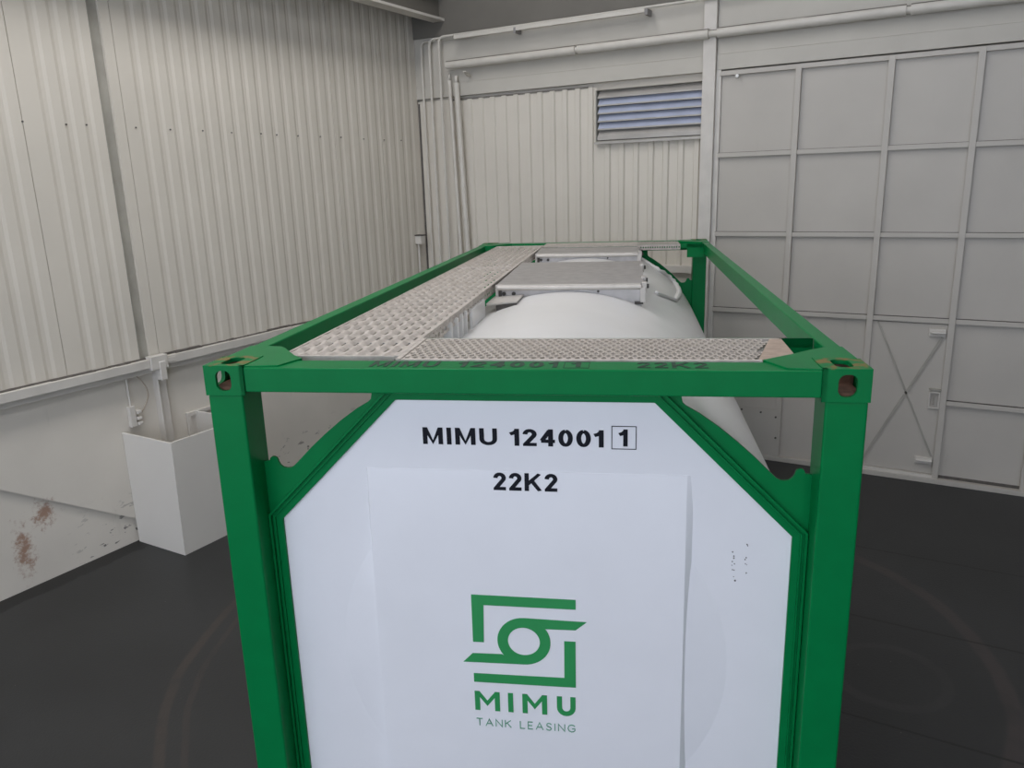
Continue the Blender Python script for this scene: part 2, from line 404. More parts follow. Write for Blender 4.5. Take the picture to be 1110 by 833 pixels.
# overhead beam along the left wall
mb = MB(); mb.box(-3.755, -3.575, -9, 7.05, 5.27, 5.30); struct(mb.build('trim_11', M['trim'], frame='R'), 'pale bottom flange of the beam along the left wall')
mb = MB(); mb.box(-3.675, -3.655, -9, 7.05, 5.30, 5.585)
struct(mb.build('trim_15', M['top_band'], frame='R'), 'dark web of the beam along the left wall')
mb = MB(); mb.box(A0-0.03, -3.53, -9, B0, 5.585, 5.70)
struct(mb.build('trim_12', M['ceil'], frame='R'), 'grey soffit slab over the left wall')

# louvred window
mb = MB(); mb.ring([(-1.478,3.672),(-0.178,3.672),(-0.178,4.268),(-1.478,4.268)], [(-1.468,3.69),(-0.182,3.69),(-0.182,4.262),(-1.468,4.262)], 'y', B0-0.045, B0+0.05)
win = struct(mb.build('window_1', M['strip'], frame='R', origin=(-0.828, B0, 3.67)), 'louvred window high on the back wall')
M['glass'] = mat('louvre_glass', (0.44, 0.48, 0.60), 0.15, var=0.1, scale=4, coat=0.5)
M['slat'] = mat('aluminium_slat', (0.42, 0.40, 0.37), 0.45, metal=0.3, var=0.1)
zs = [4.222, 4.135, 4.045, 3.955, 3.865, 3.785]
for i, z in enumerate(zs):
    gl = i in (1, 2, 3, 4)
    mb = MB()
    mb.prism([(B0-0.035, z-0.036), (B0-0.030, z-0.040), (B0+0.024, z+0.034), (B0+0.019, z+0.038)], 'x', -1.452, -0.193)
    bl = struct(mb.build('louvre_blade', M['glass'] if gl else M['slat'], win))
    mb = MB(); mb.box(-1.455, -0.19, B0-0.042, B0-0.024, z-0.050, z-0.034)
    struct(mb.build('blade_clip', M['slat'], bl))
mb = MB(); mb.box(-1.455, -0.19, B0-0.045, B0-0.02, 3.70, 3.735); mb.box(-1.49, -0.178, B0-0.06, B0-0.02, 3.655, 3.68)
struct(mb.build('window_sill', M['slat'], win))
mb = MB(); mb.box(-1.46, -0.185, B0+0.04, B0+0.049, 3.69, 4.26)
struct(mb.build('backing', M['grime'], win))

# sliding gate with wicket door
GB = B0-0.02
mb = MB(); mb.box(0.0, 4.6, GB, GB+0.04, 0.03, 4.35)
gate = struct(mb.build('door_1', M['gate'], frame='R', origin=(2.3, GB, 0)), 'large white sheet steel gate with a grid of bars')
def dust(x0, x1, z, par):
    mb = MB(); mb.box(x0, x1, GB-0.040, GB, z, z+0.004); struct(mb.build('dust_line', M['grime'], par))
bars = [0.805, 1.685, 2.452, 3.25, 4.05]
def gx(a): return onK(a, 1, 0.05)[0]
def gz(z): return onK(1, z, 0.05)[2]
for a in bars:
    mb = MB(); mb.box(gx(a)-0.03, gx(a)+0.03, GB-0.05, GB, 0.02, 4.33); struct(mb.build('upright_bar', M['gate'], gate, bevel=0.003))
cols = [0.0] + bars
zz = [gz(3.468), gz(2.605), gz(1.738)]
for i in range(5):
    x0 = (gx(cols[i])+0.03) if i else 0.0; x1 = gx(cols[i+1])-0.03
    for z in zz + ([gz(0.876)] if i in (3, 4) else []):
        mb = MB(); mb.box(x0, x1, GB-0.045, GB, z-0.024, z+0.024); dust(x0, x1, z+0.0235, struct(mb.build('cross_bar', M['gate'], gate, bevel=0.003)))
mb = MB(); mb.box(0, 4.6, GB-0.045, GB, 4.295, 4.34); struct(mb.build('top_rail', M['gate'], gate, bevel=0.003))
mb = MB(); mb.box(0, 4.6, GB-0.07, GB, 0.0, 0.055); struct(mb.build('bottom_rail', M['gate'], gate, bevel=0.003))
mb = MB(); mb.box(2.48, 3.22, GB-0.012, GB, 0.055, 0.085); struct(mb.build('bottom_gap', M['grime'], gate))
mb = MB(); mb.box(0.30, 0.83, GB-0.055, GB-0.045, 0.0, gz(0.60)); struct(mb.build('patch_plate', M['gate'], gate, bevel=0.002))
mb = MB()
for a, z in ((0.40, 0.60), (0.62, 0.59), (0.79, 0.55), (0.80, 0.30)): mb.disc((a, GB-0.058, z-0.02), 'y', 0.012, 0.01, 8)
struct(mb.build('bolt', M['grime'], gate))
mb = MB(); mb.box(1.715, 2.425, GB-0.018, GB, 0.09, gz(1.73)-0.03)
dr = struct(mb.build('door_2', M['gate'], frame='R', origin=(2.07, GB, 0.09), bevel=0.003), 'small wicket door with crossed rods in the gate')
mb = MB(); mb.box(1.715, 2.425, GB-0.05, GB, 0.055, 0.085); struct(mb.build('door_sill', M['trim'], dr))
def lat(p0, p1, w, name, m):
    a = Vector(onK(*p0, 0.045)); b = Vector(onK(*p1, 0.045))
    mb = MB(); d = (b-a).normalized(); n = Vector((-d.z, 0, d.x))*w/2; y = Vector((0, 0.014, 0))
    v = [a+n, b+n, b-n, a-n]
    mb.prism([(p.x, p.z) for p in v], 'y', a.y-0.006, GB-0.018)
    return struct(mb.build(name, m, dr))
lat((1.766,1.700), (2.396,0.274), 0.018, 'brace_rod', M['strip'])
lat((2.384,1.569), (1.735,0.16), 0.026, 'brace_rod', M['strip'])
for (a0, a1, z0, z1) in ((2.255, 2.41, 1.585, 1.665), (2.245, 2.41, 0.205, 0.275)):
    mb = MB(); mb.box(a0, a1, GB-0.05, GB-0.018, z0, z1); h = struct(mb.build('hinge_plate', M['trim'], dr, bevel=0.004))
    mb = MB(); mb.tube([(a0+0.02, GB-0.062, (z0+z1)/2), (a1, GB-0.062, (z0+z1)/2)], 0.014, 8); struct(mb.build('hinge_pin', M['trim'], h))
mb = MB(); mb.ring([(2.315,0.82),(2.42,0.82),(2.42,1.0),(2.315,1.0)], [(2.33,0.835),(2.405,0.835),(2.405,0.985),(2.33,0.985)], 'y', GB-0.05, GB-0.018)
lk = struct(mb.build('lock_box', M['trim'], dr, bevel=0.003))
mb = MB(); mb.box(2.355, 2.375, GB-0.06, GB-0.018, 0.86, 0.96); mb.box(2.31, 2.43, GB-0.055, GB-0.018, 1.02, 1.032); struct(mb.build('bolt_bar', M['strip'], lk))

# pipes and conduits of the back wall
GP = 'pipes on the back wall'
r_ = empty('drain_pipe', onK(-3.55, 4.73, 0.13), 'R')
tag(r_, 'thick white horizontal pipe running across the back wall above the gate', 'pipe', GP)
def run(a0, a1, z, d): p = onK(a0, z, d); q = onK(a1, z, d); return [p, q]
segs = [(-3.60, -1.75), (-1.72, -0.155), (-0.06, 1.77), (1.81, 4.8)]
for s0, s1 in segs:
    mb = MB(); mb.tube(run(s0, s1, 4.745, 0.13), 0.052, 16); mb.build('pipe_section', M['pipe'], r_, smooth=0.6)
for c in (-1.735, -0.11, 1.79):
    mb = MB(); mb.tube(run(c-0.06, c+0.06, 4.745, 0.13), 0.036, 12); mb.build('coupling', M['pipe'], r_, smooth=0.6)
for c in (-3.30,):
    p = onK(c, 4.70, 0.13)
    mb = MB(); mb.prism([(p[1]-0.06, p[2]-0.052), (B0-0.052, p[2]-0.10), (B0-0.052, p[2]-0.12), (p[1]-0.06, p[2]-0.068)], 'x', p[0]-0.02, p[0]+0.02); mb.build('bracket', M['pipe'], r_)
def pipe(name, label, pts, r, necks=None):
    t = tag(MB().tube(pts, r, 12).build(name, M['pipe'], frame='R', origin=pts[-1], smooth=0.6), label, 'pipe', GP)
    if necks:
        mb = MB(); mb.tube(necks, r*0.55, 10); mb.build('pipe_neck', M['pipe'], t, smooth=True)
    return t
p0 = onK(-3.574, 4.56, 0.08); p1 = onK(-3.45, 0.1, 0.08)
pipe('downpipe', 'thinner of the two thick white downpipes, left one, by the room corner', [p0, p1], 0.026, [(p0[0], p0[1], p0[2]+0.085), p0])
p0 = onK(-3.468, 4.52, 0.09); p1 = onK(-3.32, 0.1, 0.09)
pipe('downpipe', 'thicker of the two white downpipes, right one, beside the ribbed back wall', [p0, p1], 0.038, [(p0[0], p0[1], p0[2]+0.085), p0])
for nme, a_t, a_b, z, d, a1, lab in (('conduit', -4.00, -3.99, 5.065, 0.060, -3.2, 'slim white conduit nearest the room corner on the back wall'),
                          ('conduit', -3.87, -3.86, 5.085, 0.096, -3.0, 'slim white conduit, middle one of three beside the room corner'),
                          ('conduit', -3.715, -3.70, 5.10, 0.132, 2.9, 'slim white conduit, third from the corner, turning along the top of the back wall')):
    top = onK(a_t, z, d); bot = onK(a_b, 0.3, d); pts = [bot, (top[0], top[1], top[2]-0.08)]
    for k in range(1, 6):
        a = math.pi/2*k/5; pts.append((top[0]+0.08*(1-math.cos(a)), top[1], top[2]-0.08+0.08*math.sin(a)))
    e = onK(a1, z, d); pts.append((e[0], top[1], top[2]))
    tag(MB().tube(pts, 0.0165, 10).build(nme, M['pipe'], frame='R', origin=bot, smooth=0.6), lab, 'pipe', 'conduits in the corner')
p = onK(-3.45, 5.06, 0.145); q = onK(-0.88, 5.055, 0.145)
t = tag(MB().box(p[0], q[0], B0-0.195, B0-0.152, p[2]-0.02, p[2]+0.025).build('cable_tray', M['pipe'], frame='R', origin=(p[0], B0-0.05, p[2]), bevel=0.004), 'long white cable duct under the top conduit on the back wall', 'cable tray')
for a in (-2.55, -0.86):
    p = onK(a, 5.05, 0.145); MB().box(p[0]-0.015, p[0]+0.015, B0-0.197, B0-0.05, p[2]-0.035, p[2]+0.027).build('bracket', M['ceil'], t)
# lamp knob at the gate's top corner
p = onK(0.168, 4.285, 0.08)
t = tag(MB().ball(p, 0.022).build('bulb_lamp', M['bulb'], frame='R', origin=p, smooth=True), 'small round white bulb under the top left corner of the gate', 'lamp')
mb = MB(); mb.tube([p, (p[0], GB-0.02, p[2]+0.03)], 0.010, 8); mb.build('lamp_holder', M['grime'], t)
# junction boxes in the corner
p = onL(6.93, 2.49, 0.10)
t = tag(MB().box(A0+0.03, A0+0.13, 6.83, 6.93, 2.46, 2.57).build('junction_box', M['trim'], frame='R', origin=(A0+0.08, 6.88, 2.46), bevel=0.006), 'small white junction box on the left wall next to the corner', 'box')
MB().box(A0+0.03, A0+0.135, 6.825, 6.935, 2.57, 2.585).build('box_lid', M['grime'], t)
MB().tube([(A0+0.05, 6.88, 2.46), (A0+0.05, 6.88, 1.74)], 0.012, 8).build('box_conduit', M['trim'], t)

# socket with its wires on the left wall
r_ = empty('wall_socket', (A0, 2.34, 1.12), 'R'); tag(r_, 'white socket block on the left wall under the dado beam', 'socket')
MB().box(A0, A0+0.05, 2.285, 2.345, 1.13, 1.33).build('socket_body', M['trim'], r_, bevel=0.006)
mb = MB()
for z in (1.26, 1.20, 1.15): mb.box(A0+0.0, A0+0.06, 2.35, 2.40, z-0.018, z+0.018)
mb.build('socket_outlet', M['trim'], r_, bevel=0.008)
MB().tube([(A0+0.025, 2.315, 1.33), (A0+0.025, 2.315, 1.60)], 0.010, 8).build('socket_conduit', M['trim'], r_)
pts = [(A0+0.03+0.02*math.sin(t*3), 2.41+0.085*math.sin(math.pi*t), 1.60-0.36*t) for t in [k/14 for k in range(15)]]
MB().tube(pts, 0.006, 8).build('cord', M['cable'], r_, smooth=True)

# open topped casing round the post foot
r_ = empty('column_casing', (-3.78, 2.62, 0), 'R'); tag(r_, 'tall white open-topped box casing around the foot of the wall post', 'box')
x1, y0, y1, h, t_ = -3.452, 2.205, 3.02, 1.10, 0.018
MB().prism([(A0+0.002, 0), (x1, 0), (x1+0.03, h-0.005), (A0+0.002, h)], 'y', y0, y0+t_).build('side_panel', M['casing'], r_, bevel=0.003)
MB().prism([(A0+0.002, 0), (x1, 0), (x1+0.03, h-0.005), (A0+0.002, h)], 'y', y1-t_, y1).build('side_panel', M['casing'], r_, bevel=0.003)
MB().prism([(x1-t_, 0), (x1, 0), (x1+0.03, h), (x1+0.03-t_, h)], 'y', y0+t_, y1-t_).build('front_panel', M['casing'], r_, bevel=0.003)

# ------------------------------------------------------------------ THE TANK CONTAINER (metres, front left corner at the origin)
LN, WD, HT = 6.058, 2.438, 2.591
T = empty('tank_container', (WD/2, LN/2, 0))
tag(T, 'white tank container in a bright green steel frame standing on the dark floor', 'tank container')
GRN = M['green']
def ymir(y, rear): return LN - y if rear else y
def ybox(mb, x0, x1, y0, y1, z0, z1, rear): 
    a, b = sorted((ymir(y0, rear), ymir(y1, rear))); return mb.box(x0, x1, a, b, z0, z1)

# corner castings: three holed walls, three plain ones and a rusty lining
def casting(sx, rear, bottom):
    cx = 0.081 if sx < 0 else WD-0.081; cy = ymir(0.089, rear); zt = 0.118 if bottom else HT
    oc = (cx, cy, zt)
    hx, hy, hz, t = 0.081, 0.089, 0.118, 0.016
    mb = MB()
    sgy = -1 if not rear else 1; sgx = sx
    yo = cy + sgy*hy; xo = cx + sgx*hx
    hc = cx + sgx*0.003; zc = zt - 0.060
    lp = rrect(hc, zc, 0.0315, 0.040, 0.026)
    mb.ring(to_rect(lp, hc, zc, cx-hx, cx+hx, zt-hz, zt), lp, 'y', yo, yo - sgy*t)           # end face
    lp = rrect(cy, zc, 0.040, 0.032, 0.026)
    mb.ring(to_rect(lp, cy, zc, cy-hy+t, cy+hy-t, zt-hz, zt), lp, 'x', xo, xo - sgx*t)       # side face
    lp = rrect(cx, cy, 0.031, 0.060, 0.028)
    zf = zt if not bottom else zt - hz
    zs_ = -1 if not bottom else 1
    mb.ring(to_rect(lp, cx, cy, cx-hx+t, cx+hx-t, cy-hy+t, cy+hy-t), lp, 'z', zf, zf + zs_*t)
    mb.box(cx-sgx*hx, cx-sgx*(hx-t), cy-hy, cy+hy, zt-hz, zt) if sgx < 0 else mb.box(cx-hx, cx-hx+t, cy-hy, cy+hy, zt-hz, zt)
    yi = cy - sgy*hy; a, b = sorted((yi, yi + sgy*t)); mb.box(cx-hx+t, cx+hx-t, a, b, zt-hz, zt)
    zb = zt - hz if not bottom else zt - t; mb.box(cx-hx+t, cx+hx-t, cy-hy+t, cy+hy-t, zb, zb+t)
    o = mb.build('corner_casting', M['cast'], T, origin=oc)
    if not bottom:
        mb = MB(); e = 0.003
        mb.box(cx-hx+t+0.012, cx+hx-t-0.012, cy-hy+t+e, cy+hy-t-e, zt-hz+t, zt-hz+t+0.014)
        xi = cx - sgx*(hx-t-0.001); a, b = sorted((xi, xi + sgx*0.006)); mb.box(a, b, cy-hy+t+e, cy+hy-t-e, zt-hz+t, zt-t-0.004)
        yi = cy - sgy*(hy-t-0.001); a, b = sorted((yi, yi + sgy*0.006)); mb.box(cx-hx+t+e, cx+hx-t-e, a, b, zt-hz+t, zt-t-0.004)
        mb.build('casting_lining', M['rust'], o)
    return o
for rear in (False, True):
    for sx in (-1, 1):
        casting(sx, rear, False); casting(sx, rear, True)

# octagon that the end panel fills
OCT = [(0.722,2.432),(1.716,2.432),(2.235,1.912),(2.235,0.62),(1.716,0.20),(0.722,0.20),(0.203,0.62),(0.203,1.912)]
def offset_oct(d):
    n = len(OCT); out = []
    for i in range(n):
        p0, p1, p2 = (Vector(OCT[(i+k) % n]) for k in (-1, 0, 1))
        d0 = (p1-p0).normalized(); d1 = (p2-p1).normalized()
        n0 = Vector((-d0.y, d0.x)); n1 = Vector((-d1.y, d1.x))
        m = (n0+n1).normalized(); out.append(tuple(p1 + m*d/max(0.3, m.dot(n0))))
    return out
GUS = [(1.700,2.50),(1.814,2.50),(1.814,2.452),(1.818,2.432),(1.830,2.421),(1.881,2.391),(1.951,2.341),(2.021,2.283),(2.084,2.226),(2.148,2.162),
       (2.168,2.143),(2.180,2.137),(2.197,2.135),(2.213,2.138),(2.224,2.147),(2.231,2.160),(2.234,2.172),(2.239,2.179),(2.248,2.183),(2.257,2.183),(2.265,2.176),(2.268,2.165),
       (2.296,2.160),(2.296,0.45),(2.262,0.45),(2.262,1.938)]
for rear in (False, True):
    # posts
    for sx in (-1, 1):
        x0, x1 = (0.004, 0.146) if sx < 0 else (WD-0.146, WD-0.004)
        mb = MB(); ybox(mb, x0, x1, 0.006, 0.165, 0.118, HT-0.118, rear); mb.build('corner_post', GRN, T, bevel=0.008, seg=3)
    mb = MB(); ybox(mb, 0.160, WD-0.160, 0.005, 0.140, 2.486, 2.582, rear); beam = mb.build('end_beam', GRN, T, bevel=0.005)
    mb = MB(); ybox(mb, 0.160, WD-0.160, 0.010, 0.140, 0.02, 0.16, rear); mb.build('sill_beam', GRN, T, bevel=0.005)
    # ring of flat flange and raised ribs round the panel
    a, b = sorted((ymir(0.110, rear), ymir(0.150, rear)))
    mb = MB(); mb.ring(offset_oct(0.052), OCT, 'y', a, b); fl = mb.build('panel_flange', GRN, T, bevel=0.002)
    mb = MB()
    for d0, d1, f in ((0.028, 0.034, 0.100), (0.044, 0.054, 0.094)):
        a, b = sorted((ymir(f, rear), ymir(0.112, rear))); mb.ring(offset_oct(d1), offset_oct(d0), 'y', a, b)
    mb.build('flange_rib', GRN, fl, bevel=0.0015)
    for sx in (-1, 1):
        pl = GUS if sx > 0 else [(WD-x, z) for x, z in GUS]
        a, b = sorted((ymir(0.118, rear), ymir(0.132, rear)))
        mb = MB(); mb.prism(pl, 'y', a, b); mb.build('gusset_plate', GRN, T, bevel=0.002)
        # flat plates on top of the corner
        if sx > 0: tp = [(2.277,0.014),(2.16,0.03),(2.102,0.156),(2.234,0.268),(2.300,0.330),(2.362,0.378),(2.434,0.392),(2.434,0.180),(2.277,0.180)]
        else: tp = [(0.161,0.014),(0.292,0.03),(0.337,0.156),(0.285,0.205),(0.215,0.300),(0.178,0.352),(0.150,0.380),(0.078,0.392),(0.004,0.392),(0.004,0.180),(0.161,0.180)]
        tp = [(x, ymir(y, rear)) for x, y in tp]
        mb = MB(); mb.prism(tp, 'z', 2.534 if rear else 2.574, 2.588); mb.build('corner_plate', GRN, T, bevel=0.002)
    # thin cross plate that carries the grating
    mb = MB(); ybox(mb, 0.72, 2.365, 0.566, 0.576, 2.545, 2.584, rear); ybox(mb, 2.20, 2.365, 0.566, 0.576, 2.45, 2.584, rear); mb.build('cross_plate', GRN, T)
for sx in (-1, 1):
    x0, x1 = (0.004, 0.076) if sx < 0 else (WD-0.070, WD-0.004)
    MB().box(x0, x1, 0.17, LN-0.17, 2.478, 2.584).build('side_rail', GRN, T, bevel=0.006, seg=3)
    x0, x1 = (0.004, 0.10) if sx < 0 else (WD-0.10, WD-0.004)
    MB().box(x0, x1, 0.17, LN-0.17, 0.02, 0.16).build('bottom_rail', GRN, T, bevel=0.006)
# cradles that carry the tank on the bottom rails
for y in (0.9, 3.03, 5.15):
    mb = MB()
    pts = [(0.08, 0.10), (WD-0.08, 0.10), (WD-0.08, 0.36)]
    for k in range(9):
        a = math.radians(-50 - 80*k/8); pts.append((1.219+1.195*math.cos(a), 1.35+1.195*math.sin(a)))
    pts.append((0.08, 0.36)); mb.prism(pts, 'y', y-0.05, y+0.05); mb.build('cradle', GRN, T)

# tank shell
mb = MB(); NS = 96; CX, CZc, RR = 1.219, 1.35, 1.19
prof = [(0.20, 0.0), (0.20, RR-0.05), (0.206, RR-0.025), (0.222, RR-0.008), (0.25, RR), (1.5, RR), (3.0, RR), (4.5, RR), (LN-0.25, RR), (LN-0.222, RR-0.008), (LN-0.206, RR-0.025), (LN-0.20, RR-0.05), (LN-0.20, 0)]
rings = []
for y, r in prof:
    if r == 0: rings.append([mb.bm.verts.new((CX, y, CZc))])
    else: rings.append([mb.bm.verts.new((CX+r*math.cos(2*math.pi*k/NS), y, CZc+r*math.sin(2*math.pi*k/NS))) for k in range(NS)])
for Aa, Bb in zip(rings, rings[1:]):
    for k in range(NS):
        q = [Aa[k % len(Aa)], Aa[(k+1) % len(Aa)], Bb[(k+1) % len(Bb)], Bb[k % len(Bb)]]
        u = []
        for v in q:
            if v not in u: u.append(v)
        mb.bm.faces.new(u)
shell = mb.build('tank_shell', M['shell'], T, smooth=0.7)
def on_shell(x, y, h=0.0):
    dz = math.sqrt(max(0, RR*RR-(x-CX)**2)); n = Vector((x-CX, 0, dz))/RR
    return Vector((x, y, CZc+dz)) + n*h
# unidentified white loop on the far right shoulder, built as a bead
ctrl = [(1.74,5.60),(1.80,5.53),(1.92,5.44),(2.02,5.62),(2.075,5.62),(2.10,5.40),(2.098,5.15),(2.085,4.85),(2.06,4.55),(2.03,4.2),(1.995,3.8),(1.94,3.62),(1.88,3.48),(1.80,3.30)]
pts = []
for i in range(len(ctrl)-1):
    for k in range(5):
        t = k/5; x = ctrl[i][0]*(1-t)+ctrl[i+1][0]*t; y = ctrl[i][1]*(1-t)+ctrl[i+1][1]*t; pts.append(on_shell(x, y, 0.012))
mb = MB(); mb.tube(pts, [0.022 + 0.006*math.sin(i*1.7) if 8 < i < 46 else 0.016 for i in range(len(pts))], 10); mb.build('shell_bead', M['shell'], shell, smooth=True)

# end panel with dished bulge and raised centre sheet
mb = MB(); mb.prism(OCT, 'y', 0.122, 0.16); pan = mb.build('end_panel', M['panel'], T)
mb = MB(); rd = 0.815; H = 0.047; RS = (rd*rd+H*H)/(2*H); nr, ns = 28, 144; rows = []
for i in range(nr+1):
    r = rd*i/nr; yy = 0.124 - (math.sqrt(RS*RS-r*r) - (RS-H))
    rows.append([mb.bm.verts.new((1.22+r*math.cos(2*math.pi*k/ns), yy, 1.325+r*math.sin(2*math.pi*k/ns))) for k in range(ns)] if i else [mb.bm.verts.new((1.22, yy, 1.325))])
for i in range(nr):
    for k in range(ns):
        if 0.622 < 1.22+rd*(i+.5)/nr*math.cos(2*math.pi*(k+.5)/ns) < 1.806: continue
        if i == 0: mb.bm.faces.new((rows[0][0], rows[1][k], rows[1][(k+1)%ns]))
        else: mb.bm.faces.new((rows[i][k], rows[i][(k+1)%ns], rows[i+1][(k+1)%ns], rows[i+1][k]))
mb.build('dished_bulge', M['panel'], pan, smooth=True)
RF = 0.0935                                    # face of the raised sheet
def sheet_y(z): return 0.1195 - 0.0275*(1 - math.exp(-(2.145-z)/0.35))
def raised(mb):
    # the sheet leaves the panel nearly flush at its top edge and stands proud further down
    zz = [0.30, 0.6, 0.9, 1.1, 1.3, 1.45, 1.6, 1.7, 1.8, 1.88, 1.95, 2.01, 2.06, 2.10, 2.13, 2.145]
    R = []
    for z in zz:
        d = 0.122 - sheet_y(z); w = 0.010 + 0.016*min(1, d/0.012)
        R.append([mb.bm.verts.new(p) for p in ((0.584-w*0.35, 0.1222, z), (0.584, sheet_y(z), z), (1.842, sheet_y(z), z), (1.842+w, 0.1222, z))])
    for a, b in zip(R, R[1:]):
        for c in range(3): mb.bm.faces.new((a[c], a[c+1], b[c+1], b[c]))
    mb.bm.faces.new(R[0]); mb.bm.faces.new(R[-1])
mb = MB(); raised(mb); rs = mb.build('raised_sheet', M['panel'], pan)
bpy.context.view_layer.update()
# lettering
def front(y): return lambda u, v: (u, y, v)
YP = 0.120
def arcp(cx, cy, rx, ry, a0, a1, n=10): return [(cx+rx*math.cos(math.radians(a0+(a1-a0)*k/n)), cy+ry*math.sin(math.radians(a0+(a1-a0)*k/n))) for k in range(n+1)]
h_ = 0.095                        # half stroke in units of the cap height
BOLD = {'M': (0.83, [[(h_,0),(h_,1)],[(.83-h_,0),(.83-h_,1)],[(h_+.02,1-.04),(.415,.06),(.83-h_-.02,1-.04)]]), 'I': (0.19, [[(h_,0),(h_,1)]]),
        'U': (0.72, [[(h_,1)]+arcp(.36,.36,.265,.265,180,360)+[(.72-h_,1)]]),
        'K': (0.74, [[(h_,0),(h_,1)],[(.64,1),(.12,.38)],[(.30,.60),(.66,0)]]),
        '0': (0.56, [arcp(.28,.5,.185,.405,90,450,24)]), '1': (0.36, [[(.265,0),(.265,1)],[(.265,.90),(.16,.76),(0,.69)]]),
        '2': (0.56, [[(.10,.69)]+arcp(.28,.70,.18,.205,165,-25,9)+[(.105,.10),(.105,h_),(.55,h_)]]),
        '4': (0.57, [[(.40,0),(.40,1)],[(.36,.92),(.065,.33)],[(.03,.305),(.57,.305)]])}
def word(word_, x0, x1, z0, z1, fn, gap, wk=2*h_):
    """one mesh of heavy block letters between x0 and x1"""
    tot = sum(BOLD[c][0] for c in word_) + gap*(len(word_)-1); sc = (x1-x0)/tot; zc = z1-z0; x = x0
    mb = MB()
    for c in word_:
        wd, st = BOLD[c]
        for q, s_ in enumerate(st):
            t2 = MB(); pts = [(px, pz) for px, pz in s_]; stroke(t2, pts, wk*(0.9 if (c in 'M4' and len(pts) != 2) else 1), 0, 0.0008+0.0002*q)
            for v in t2.bm.verts: v.co = fn(x+v.co.x*sc, z0+min(1, max(0, v.co.z))*zc, v.co.y)
            me = bpy.data.meshes.new('t'); t2.bm.to_mesh(me); t2.bm.free(); mb.bm.from_mesh(me); bpy.data.meshes.remove(me)
        x += (wd+gap)*sc
    return mb
FP = lambda u, v, e: (u, 0.1212-e, v)
word('MIMU', 0.821, 1.117, 2.250, 2.319, FP, 0.16).build('owner_code_lettering', M['black'], pan)
word('124001', 1.168, 1.528, 2.250, 2.319, FP, 0.13).build('serial_number_lettering', M['black'], pan)
word('1', 1.586, 1.618, 2.256, 2.324, FP, 0).build('check_digit', M['black'], pan)
mb = MB(); mb.ring([(1.557,2.244),(1.651,2.244),(1.651,2.337),(1.557,2.337)], [(1.560,2.247),(1.648,2.247),(1.648,2.334),(1.560,2.334)], 'y', 0.1202, 0.1212); mb.build('check_digit_border', M['black'], pan)
def ramp_y(v): return sheet_y(v) - 0.0012
word('22K2', 1.0965, 1.350, 2.067, 2.139, lambda u, v, e: (u, ramp_y(v)-e, v), 0.12).build('size_code_lettering', M['black'], pan)
YL0, YL1 = RF-0.0025, RF-0.0005
mb = MB(); sh = 1.0
mb.prism([(0.990,1.397),(0.990,1.613),(1.417,1.611),(1.417,1.568),(1.040,1.568),(1.036,1.397)], 'y', YL0, YL1)
mb.prism([(0.987,1.248),(0.987,1.207),(1.415,1.210),(1.415,1.423),(1.369,1.423),(1.368,1.252)], 'y', YL0, YL1)
cx, cz, ro, ri = 1.203, 1.411, 0.110, 0.066
mb.ring([(cx+ro*math.cos(2*math.pi*k/48), cz+ro*math.sin(2*math.pi*k/48)*0.97) for k in range(48)], [(cx+ri*math.cos(2*math.pi*k/48), cz+ri*math.sin(2*math.pi*k/48)*0.96) for k in range(48)], 'y', YL0, YL1)
mb.prism([(1.203,1.518),(1.461,1.514),(1.416,1.475),(1.294,1.473),(1.268,1.49),(1.203,1.49)], 'y', YL0+0.0004, YL1)
mb.prism([(1.203,1.304),(0.945,1.300),(0.986,1.343),(1.110,1.346),(1.138,1.33),(1.203,1.33)], 'y', YL0+0.0004, YL1)
mb.build('emblem', M['logo'], rs)
mb = MB(); w = 0.0215; t0, t1 = 1.163, 1.071
def Mm(x0, x1):
    stroke(mb, [(x0+w/2, t1), (x0+w/2, t0)], w, YL0, YL1); stroke(mb, [(x1-w/2, t1), (x1-w/2, t0)], w, YL0, YL1)
    c = (x0+x1)/2; zb = t1+0.022
    mb.prism([(x0, t0), (x0+0.020, t0), (c, zb+0.026), (c, zb)], 'y', YL0+0.0003, YL1); mb.prism([(x1, t0), (x1-0.020, t0), (c, zb+0.026), (c, zb)], 'y', YL0+0.0003, YL1)
Mm(0.987, 1.094); stroke(mb, [(1.140, t1), (1.140, t0)], w, YL0, YL1); Mm(1.190, 1.294)
u = [(1.346, t0)] + [(1.374-0.028*math.cos(math.pi*k/10), t1+0.039-0.028*math.sin(math.pi*k/10)) for k in range(11)] + [(1.402, t0)]
stroke(mb, u, w, YL0, YL1)
mb.build('company_lettering', M['logo'], rs)
LET = {'T': (.8,[[(0,1),(.8,1)],[(.4,1),(.4,0)]]), 'A': (.9,[[(0,0),(.45,1),(.9,0)],[(.17,.35),(.73,.35)]]), 'N': (.8,[[(0,0),(0,1),(.8,0),(.8,1)]]),
       'K': (.75,[[(0,0),(0,1)],[(.7,1),(0,.45)],[(.22,.62),(.75,0)]]), 'L': (.6,[[(0,1),(0,0),(.6,0)]]), 'E': (.6,[[(.6,1),(0,1),(0,0),(.6,0)],[(0,.5),(.52,.5)]]),
       'S': (.65,[[(.62,.82),(.5,.95),(.32,1),(.12,.93),(.05,.77),(.13,.6),(.5,.44),(.62,.26),(.55,.08),(.35,0),(.12,.05),(0,.2)]]), 'I': (.05,[[(.02,0),(.02,1)]]),
       'G': (.9,[[(.86,.8),(.7,.95),(.45,1),(.15,.88),(0,.5),(.15,.12),(.45,0),(.72,.06),(.88,.22),(.88,.46),(.52,.46)]]), ' ': (.35, [])}
mb = MB(); tagline = 'TANK LEASING'; tot = sum(LET[c][0] for c in tagline) + 0.42*(len(tagline)-1); sc = (1.410-0.990)/tot; x = 0.990
